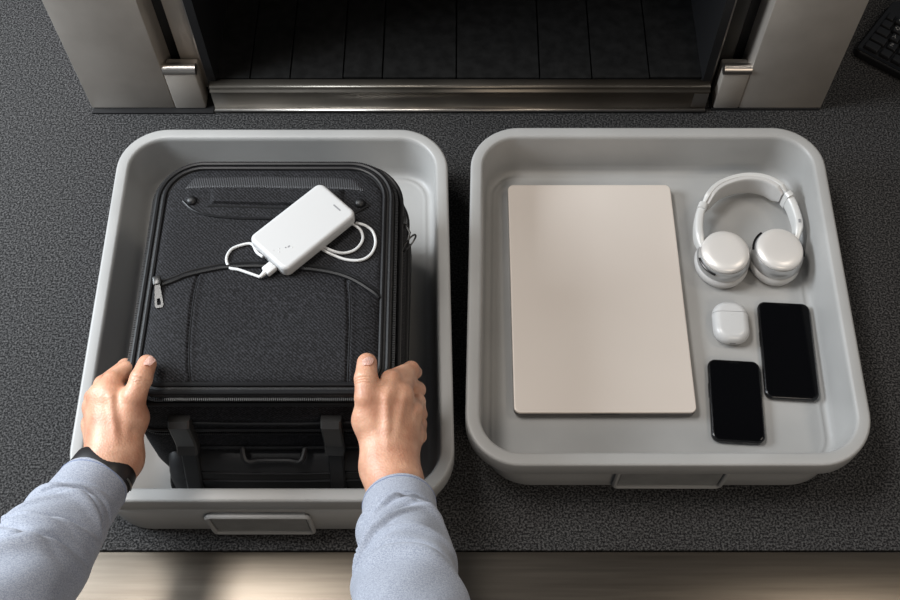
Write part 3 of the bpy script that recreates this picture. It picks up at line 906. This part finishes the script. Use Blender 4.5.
# ------------------------------------------------------------------ person: hands from a signed-distance blend
def surface_nets(F, origin, h):
    S = F < 0
    nx, ny, nz = F.shape
    cnt = np.zeros((nx - 1, ny - 1, nz - 1)); acc = np.zeros((nx - 1, ny - 1, nz - 1, 3))
    corners = [(i, j, k) for i in (0, 1) for j in (0, 1) for k in (0, 1)]
    sl_ = lambda c: F[c[0]:nx - 1 + c[0], c[1]:ny - 1 + c[1], c[2]:nz - 1 + c[2]]
    for a in corners:
        for ax in range(3):
            if a[ax] == 1: continue
            b_ = list(a); b_[ax] = 1; b_ = tuple(b_)
            fa, fb = sl_(a), sl_(b_)
            cr2 = (fa < 0) != (fb < 0)
            t = np.where(cr2, fa / np.where(cr2, fa - fb, 1), 0)
            for d in range(3):
                acc[..., d] += np.where(cr2, a[d] + (t if d == ax else 0), 0)
            cnt += cr2
    m = cnt > 0
    vid = -np.ones(m.shape, int); vid[m] = np.arange(m.sum())
    cells = np.argwhere(m)
    verts = (cells + acc[m] / cnt[m][:, None]) * h + origin
    quads = []
    for ax in range(3):
        sa = [slice(None)] * 3; sb = [slice(None)] * 3
        sa[ax] = slice(0, -1); sb[ax] = slice(1, None)
        A, B = S[tuple(sa)], S[tuple(sb)]
        e = np.argwhere(A != B)
        o1, o2 = (ax + 1) % 3, (ax + 2) % 3
        e = e[(e[:, o1] > 0) & (e[:, o2] > 0) & (e[:, o1] < F.shape[o1] - 1) & (e[:, o2] < F.shape[o2] - 1)]
        flip = B[e[:, 0], e[:, 1], e[:, 2]]
        q = []
        for d1, d2 in ((0, 0), (1, 0), (1, 1), (0, 1)):
            c_ = e.copy(); c_[:, o1] -= d1; c_[:, o2] -= d2
            q.append(vid[c_[:, 0], c_[:, 1], c_[:, 2]])
        q = np.stack(q, 1)
        q[flip] = q[flip][:, ::-1]
        quads.append(q)
    return verts, np.vstack(quads)


def smin(a, b, k):
    hh = np.clip(0.5 + 0.5 * (b - a) / k, 0, 1)
    return b * (1 - hh) + a * hh - k * hh * (1 - hh)


def cone(X, a, b, ra, rb):
    a = np.array(a, float); b = np.array(b, float)
    ab = b - a
    t = np.clip(((X - a) @ ab) / (ab @ ab), 0, 1)
    return np.linalg.norm(X - a - t[..., None] * ab, axis=-1) - (ra + (rb - ra) * t)


def hand(J, name, parent, h=0.0013):
    """J: joints in world space. returns mesh arrays"""
    allp = np.array([p for k in ('palm', 'arm') for s in J[k] for p in (s[0], s[1])] + [p for f in J['fingers'] for p in f[0]])
    lo = allp.min(0) - 0.03; hi = allp.max(0) + 0.03
    n_ = np.ceil((hi - lo) / h).astype(int)
    ax = [lo[i] + h * np.arange(n_[i]) for i in range(3)]
    X = np.stack(np.meshgrid(*ax, indexing='ij'), -1)
    D = None
    for a, b, ra, rb in J['palm']:
        d = cone(X, a, b, ra, rb)
        D = d if D is None else smin(D, d, 0.011)
    for a, b, ra, rb in J['arm']:
        D = smin(D, cone(X, a, b, ra, rb), 0.02)
    for a, b, ra, rb in J.get('tendons', []):
        D = smin(D, cone(X, a, b, ra, rb), 0.006)
    for pts, rad, kk in J['fingers']:
        d = None
        for i in range(len(pts) - 1):
            c_ = cone(X, pts[i], pts[i + 1], rad[i], rad[i + 1])
            d = c_ if d is None else smin(d, c_, 0.003)
        D = smin(D, d, kk)
    for c_, r, depth, wd_ in J.get('creases', []):   # creases across a thumb joint: c centre, axis normal
        nrm = np.array(r, float); nrm /= np.linalg.norm(nrm)
        q = (X - np.array(c_)) 
        t = q @ nrm
        rad_ = np.linalg.norm(q, axis=-1)
        D = D + depth * np.exp(-(t / wd_) ** 2) * np.exp(-(rad_ / 0.017) ** 4)
    return surface_nets(D, lo, h)


def T3(u, v, z):
    p = P(u, v, z); return (p.x, p.y, p.z)

RH = {}
Wc = T3(391, 474, 0.200)
RH['palm'] = [
    (T3(385, 462, 0.205), T3(385, 397, 0.226), 0.0200, 0.0135),
    (T3(389, 464, 0.205), T3(401, 396, 0.216), 0.0200, 0.0130),
    (T3(394, 466, 0.200), T3(411, 412, 0.197), 0.0195, 0.0128),
    (T3(397, 468, 0.196), T3(413, 434, 0.178), 0.0190, 0.0125),
    (T3(380, 460, 0.200), T3(369, 420, 0.214), 0.0175, 0.0160),
    (T3(369, 420, 0.214), T3(372, 404, 0.214), 0.0160, 0.0140),
    (T3(383, 440, 0.190), T3(398, 410, 0.185), 0.0180, 0.0150),
]
RH['arm'] = [
    (T3(392, 470, 0.200), T3(397, 486, 0.207), 0.0225, 0.0220),
    (T3(385, 471, 0.201), T3(391, 486, 0.207), 0.0200, 0.0200),
    (T3(397, 486, 0.207), T3(401, 525, 0.243), 0.0220, 0.0230),
]
RH['fingers'] = [
    # index .. little: MCP, PIP, DIP, tip
    ([T3(386, 397, 0.227), T3(391, 380, 0.222), (-0.0575, 0.507, 0.190), (-0.0535, 0.512, 0.172)], [0.0122, 0.0108, 0.0088, 0.0076], 0.006),
    ([T3(401, 396, 0.217), T3(404, 382, 0.196), (-0.0510, 0.492, 0.168), (-0.0530, 0.494, 0.150)], [0.0122, 0.0108, 0.0090, 0.0078], 0.006),
    ([T3(411, 411, 0.198), T3(416, 402, 0.176), (-0.0490, 0.470, 0.150), (-0.0520, 0.471, 0.133)], [0.0118, 0.0102, 0.0086, 0.0075], 0.006),
    ([T3(413, 434, 0.178), T3(418, 424, 0.160), (-0.0490, 0.447, 0.142), (-0.0520, 0.446, 0.128)], [0.0112, 0.0095, 0.0080, 0.0070], 0.006),
    # thumb
    ([T3(372, 418, 0.218), T3(367, 398, 0.232), T3(366, 379, 0.237), T3(367, 363, 0.2355)], [0.0155, 0.0128, 0.0122, 0.0108], 0.008),
]
RH['tendons'] = [
    (T3(388, 455, 0.224), T3(386, 399, 0.2375), 0.0022, 0.0036),
    (T3(391, 455, 0.223), T3(402, 398, 0.2275), 0.0022, 0.0036),
    (T3(396, 456, 0.218), T3(413, 413, 0.2075), 0.0020, 0.0034),
    (T3(380, 455, 0.219), T3(369, 412, 0.2295), 0.0020, 0.0030),
]
tv = np.array(T3(367, 363, 0.2355)) - np.array(T3(367, 398, 0.232))
def lerp(a, b, t): return tuple(np.array(a) * (1 - t) + np.array(b) * t)
ip = np.array(T3(366, 380, 0.247))
RH['creases'] = [(tuple(ip + tv * s * 0.1), tv, 0.0011, 0.0007) for s in (-0.7, 0.0, 0.7)]

LH = {}
LH['palm'] = [
    (T3(112, 452, 0.212), T3(101, 395, 0.222), 0.0185, 0.0130),
    (T3(109, 453, 0.208), T3(95, 407, 0.208), 0.0180, 0.0125),
    (T3(106, 454, 0.200), T3(93, 424, 0.190), 0.0170, 0.0120),
    (T3(105, 455, 0.195), T3(96, 438, 0.178), 0.0165, 0.0115),
    (T3(119, 450, 0.210), T3(112, 394, 0.226), 0.0185, 0.0130),
    (T3(122, 455, 0.203), T3(132, 418, 0.212), 0.0170, 0.0155),
    (T3(132, 418, 0.212), T3(127, 402, 0.218), 0.0155, 0.0140),
    (T3(118, 440, 0.190), T3(108, 415, 0.185), 0.0180, 0.0140),
]
LH['arm'] = [
    (T3(112, 458, 0.204), T3(100, 480, 0.208), 0.0215, 0.0210),
    (T3(121, 462, 0.198), T3(108, 480, 0.203), 0.0175, 0.0170),
    (T3(100, 480, 0.208), T3(82, 506, 0.238), 0.0210, 0.0225),
]
LH['fingers'] = [
    ([T3(110, 396, 0.228), T3(113, 381, 0.223), T3(127, 370, 0.210), T3(130, 368, 0.194)], [0.0122, 0.0108, 0.0088, 0.0076], 0.006),
    ([T3(101, 396, 0.222), T3(104, 385, 0.207), (-0.377, 0.515, 0.180), (-0.3750, 0.518, 0.158)], [0.0118, 0.0106, 0.0088, 0.0076], 0.006),
    ([T3(95, 408, 0.208), T3(94, 398, 0.188), (-0.381, 0.490, 0.162), (-0.3760, 0.492, 0.143)], [0.0116, 0.0100, 0.0086, 0.0075], 0.006),
    ([T3(94, 425, 0.190), T3(93, 417, 0.170), (-0.383, 0.467, 0.150), (-0.3780, 0.468, 0.134)], [0.0108, 0.0092, 0.0080, 0.0070], 0.006),
    ([T3(130, 416, 0.220), T3(134, 397, 0.233), T3(141, 379, 0.238), T3(147, 364, 0.2355)], [0.0150, 0.0122, 0.0114, 0.0100], 0.008),
]
LH['tendons'] = [
    (T3(116, 442, 0.229), T3(111, 398, 0.2385), 0.0022, 0.0034),
    (T3(112, 442, 0.227), T3(103, 399, 0.2315), 0.0022, 0.0034),
    (T3(108, 444, 0.222), T3(97, 411, 0.2185), 0.0020, 0.0032),
    (T3(123, 444, 0.222), T3(131, 412, 0.2305), 0.0020, 0.0028),
]
tvl = np.array(T3(147, 364, 0.2355)) - np.array(T3(134, 397, 0.233))
ipl = np.array(T3(140, 381, 0.248))
LH['creases'] = [(tuple(ipl + tvl * s * 0.1), tvl, 0.0010, 0.0007) for s in (-0.7, 0.0, 0.7)]

person = thing('person', 'person in light blue shirt sleeves gripping the black suitcase with both hands', 'person', (-0.21, 0.3, 0.1))
hands = []
for J in (RH, LH):
    va, qa = hand(J, 'hand', person)
    me = bpy.data.meshes.new('hand')
    me.from_pydata(va.tolist(), [], qa.tolist())
    hands.append(mesh_obj('hand', me, M['skin'], person))


def nail(tip, back, upv, wd_, ln_):
    """thumbnail plate: tip/back along thumb axis, curved across"""
    t = (Vector(tip) - Vector(back)).normalized()
    up_ = Vector(upv); up_ = (up_ - t * up_.dot(t)).normalized()
    s = t.cross(up_)
    rows = []
    nn = 10
    for i in range(nn + 1):
        v_ = i / nn
        wf = math.sin(min(1, 0.35 + v_ * 0.9) * PI / 2) * (1 - 0.55 * max(0, v_ - 0.72) / 0.28)
        row = []
        for k in range(9):
            u_ = (k / 8 - 0.5) * 2
            a_ = u_ * 0.8
            row.append(Vector(back) + t * (v_ * ln_) + s * (math.sin(a_) * wd_ * wf) + up_ * ((math.cos(a_) - 1) * wd_ * 0.9 * wf - 0.0016 * v_ * v_ + 0.0004))
        rows.append(row)
    bm = bmesh.new()
    loft(rows, bm, False, False, closed=False)
    r = bmesh.ops.solidify(bm, geom=list(bm.faces), thickness=0.0006)
    return bm


tipR = T3(367, 353, 0.2457); bkR = T3(367, 365, 0.2486)
obj('thumbnail', nail(tipR, bkR, (0, -0.12, 1), 0.0098, 0.0140), M['nail'], hands[0], sharp=60)
tipL = T3(150, 354.5, 0.2447); bkL = T3(146.5, 365, 0.2478)
obj('thumbnail', nail(tipL, bkL, (0, -0.12, 1), 0.0090, 0.0130), M['nail'], hands[1], sharp=60)


# sleeves: lofted cloth tubes with folds
def sleeve(name, path, rads, seed, cuff_len, folds):
    rs = random.Random(seed)
    pts = catmull([Vector(p) for p in path], 40)
    m = len(pts)
    ks = np.linspace(0, len(rads) - 1, m)
    rr = np.interp(ks, range(len(rads)), rads)
    dist = [0.0]
    for a, b_ in zip(pts, pts[1:]): dist.append(dist[-1] + (b_ - a).length)
    NS = 120
    rings = []; prev = Vector((0, 0, 1))
    def frame(i):
        t = (pts[min(i + 1, m - 1)] - pts[max(i - 1, 0)]).normalized()
        a = (Vector((0, -0.4, 1)) - t * Vector((0, -0.4, 1)).dot(t)).normalized()
        return t, a, t.cross(a)
    outer = []
    for i in range(m):
        t, a, b_ = frame(i)
        s = dist[i]
        ring = []
        for k in range(NS):
            th = 2 * PI * k / NS
            r = rr[i]
            past = max(0.0, s - cuff_len)
            g = 1 - math.exp(-past / 0.02)
            # soft body of the sleeve gathers just behind the cuff
            r += 0.0030 * g - 0.0030 * math.exp(-((s - cuff_len) / 0.003) ** 2)
            for (s0, th0, sl0, amp, wdt, span) in folds:
                dth = (th - th0 + PI) % (2 * PI) - PI
                q = s - s0 - sl0 * dth - 0.010 * math.sin(dth * 1.3 + s0 * 60)
                r += amp * 1.15 * (math.exp(-(q / wdt) ** 2) - 0.8 * math.exp(-((q + wdt * 1.3) / (wdt * 0.55)) ** 2)) * math.exp(-(dth / span) ** 2)
            r += g * 0.0012 * math.sin(3 * th + s * 40 + seed) + g * 0.0009 * math.sin(5 * th - s * 73 + seed * 2)
            ring.append(pts[i] + a * (r * 0.93 * math.cos(th)) + b_ * (r * math.sin(th)))
        outer.append(ring)
    inner = []
    for i in range(0, 12):
        t, a, b_ = frame(i)
        inner.append([pts[i] + a * ((rr[i] - 0.002) * 0.93 * math.cos(2 * PI * k / NS)) + b_ * ((rr[i] - 0.002) * math.sin(2 * PI * k / NS)) for k in range(NS)])
    rings = inner[::-1] + outer
    bm = loft(rings, cap0=False, cap1=True)
    o = obj(name, bm, M['shirt'], person, sharp=0)
    # cuff seam stitching
    ic = min(range(m), key=lambda i: abs(dist[i] - cuff_len))
    bm = bmesh.new()
    i2 = min(range(m), key=lambda i: abs(dist[i] - 0.004))
    tube(bm, [p + (p - pts[i2]).normalized() * 0.0001 for p in outer[i2]], 0.0005, 5, closed=True)
    obj('cuff_stitching', bm, M['stitch'], o)
    return o


rp0, rp1, rp2, rp3, rp4 = T3(399, 503, 0.214), T3(401, 528, 0.243), T3(406, 565, 0.295), T3(411, 625, 0.38), T3(416, 760, 0.48)
sleeve('shirt_sleeve', [rp0, rp1, rp2, rp3, rp4], [0.0370, 0.0380, 0.0410, 0.0455, 0.052], 3, 0.040,
       [(0.056, 0.7, 0.016, 0.0045, 0.007, 0.9), (0.075, -0.6, -0.02, 0.004, 0.008, 0.8), (0.105, 0.2, 0.02, 0.005, 0.010, 1.2), (0.13, -0.8, -0.01, 0.005, 0.009, 0.8),
        (0.150, 0.9, 0.012, 0.005, 0.008, 0.7), (0.19, 0.0, -0.02, 0.006, 0.012, 1.0), (0.066, -0.1, 0.03, -0.003, 0.004, 0.7), (0.118, 0.6, 0.02, -0.004, 0.004, 0.8)])
lp0, lp1, lp2, lp3, lp4 = T3(94, 484, 0.208), T3(73, 513, 0.235), T3(44, 552, 0.285), T3(0, 610, 0.36), T3(-80, 720, 0.46)
sleeve('shirt_sleeve', [lp0, lp1, lp2, lp3, lp4], [0.0355, 0.0385, 0.0430, 0.048, 0.054], 8, 0.052,
       [(0.062, 0.4, 0.02, 0.0045, 0.007, 1.0), (0.085, -0.5, -0.02, 0.005, 0.009, 0.8), (0.11, 0.6, 0.025, 0.0045, 0.008, 0.8), (0.135, -0.2, 0.015, 0.005, 0.010, 1.1),
        (0.165, 0.5, -0.02, 0.005, 0.009, 0.9), (0.20, -0.3, 0.02, 0.006, 0.012, 1.0), (0.073, 0.0, 0.02, -0.003, 0.004, 0.7), (0.123, 0.3, -0.02, -0.003, 0.004, 0.8)])
# wristband
wc0, wc1 = Vector(T3(104, 470, 0.206)), Vector(T3(94, 484, 0.2115))
t = (wc1 - wc0).normalized()
a = (Vector((0, 0, 1)) - t * t.z).normalized(); b_ = t.cross(a)
rings = []
for s_, r in ((-0.0065, 0.0315), (-0.0065, 0.0330), (-0.005, 0.0338), (0.0, 0.0343), (0.0085, 0.0346), (0.0105, 0.0340), (0.0105, 0.0315)):
    rings.append([wc0 + t * s_ + a * (r * 0.84 * math.cos(2 * PI * k / 48)) + b_ * (r * math.sin(2 * PI * k / 48)) for k in range(48)])
wb = tag(obj('wristband', loft(rings + [rings[0]], cap0=False, cap1=False), M['watch'], person), 'dark leather wristband on the left wrist')
c0 = wc0 + t * 0.003
arcp = [c0 + a * (0.0350 * 0.84 * math.cos(q)) + b_ * (0.0350 * math.sin(q)) for q in np.linspace(-1.9, -1.2, 8)]
bm = bmesh.new(); tube(bm, [p + t * 0.004 for p in arcp], 0.0009, 6)
tag(obj('clasp', bm, M['steel_edge'], wb), 'thin bright metal clasp edge')
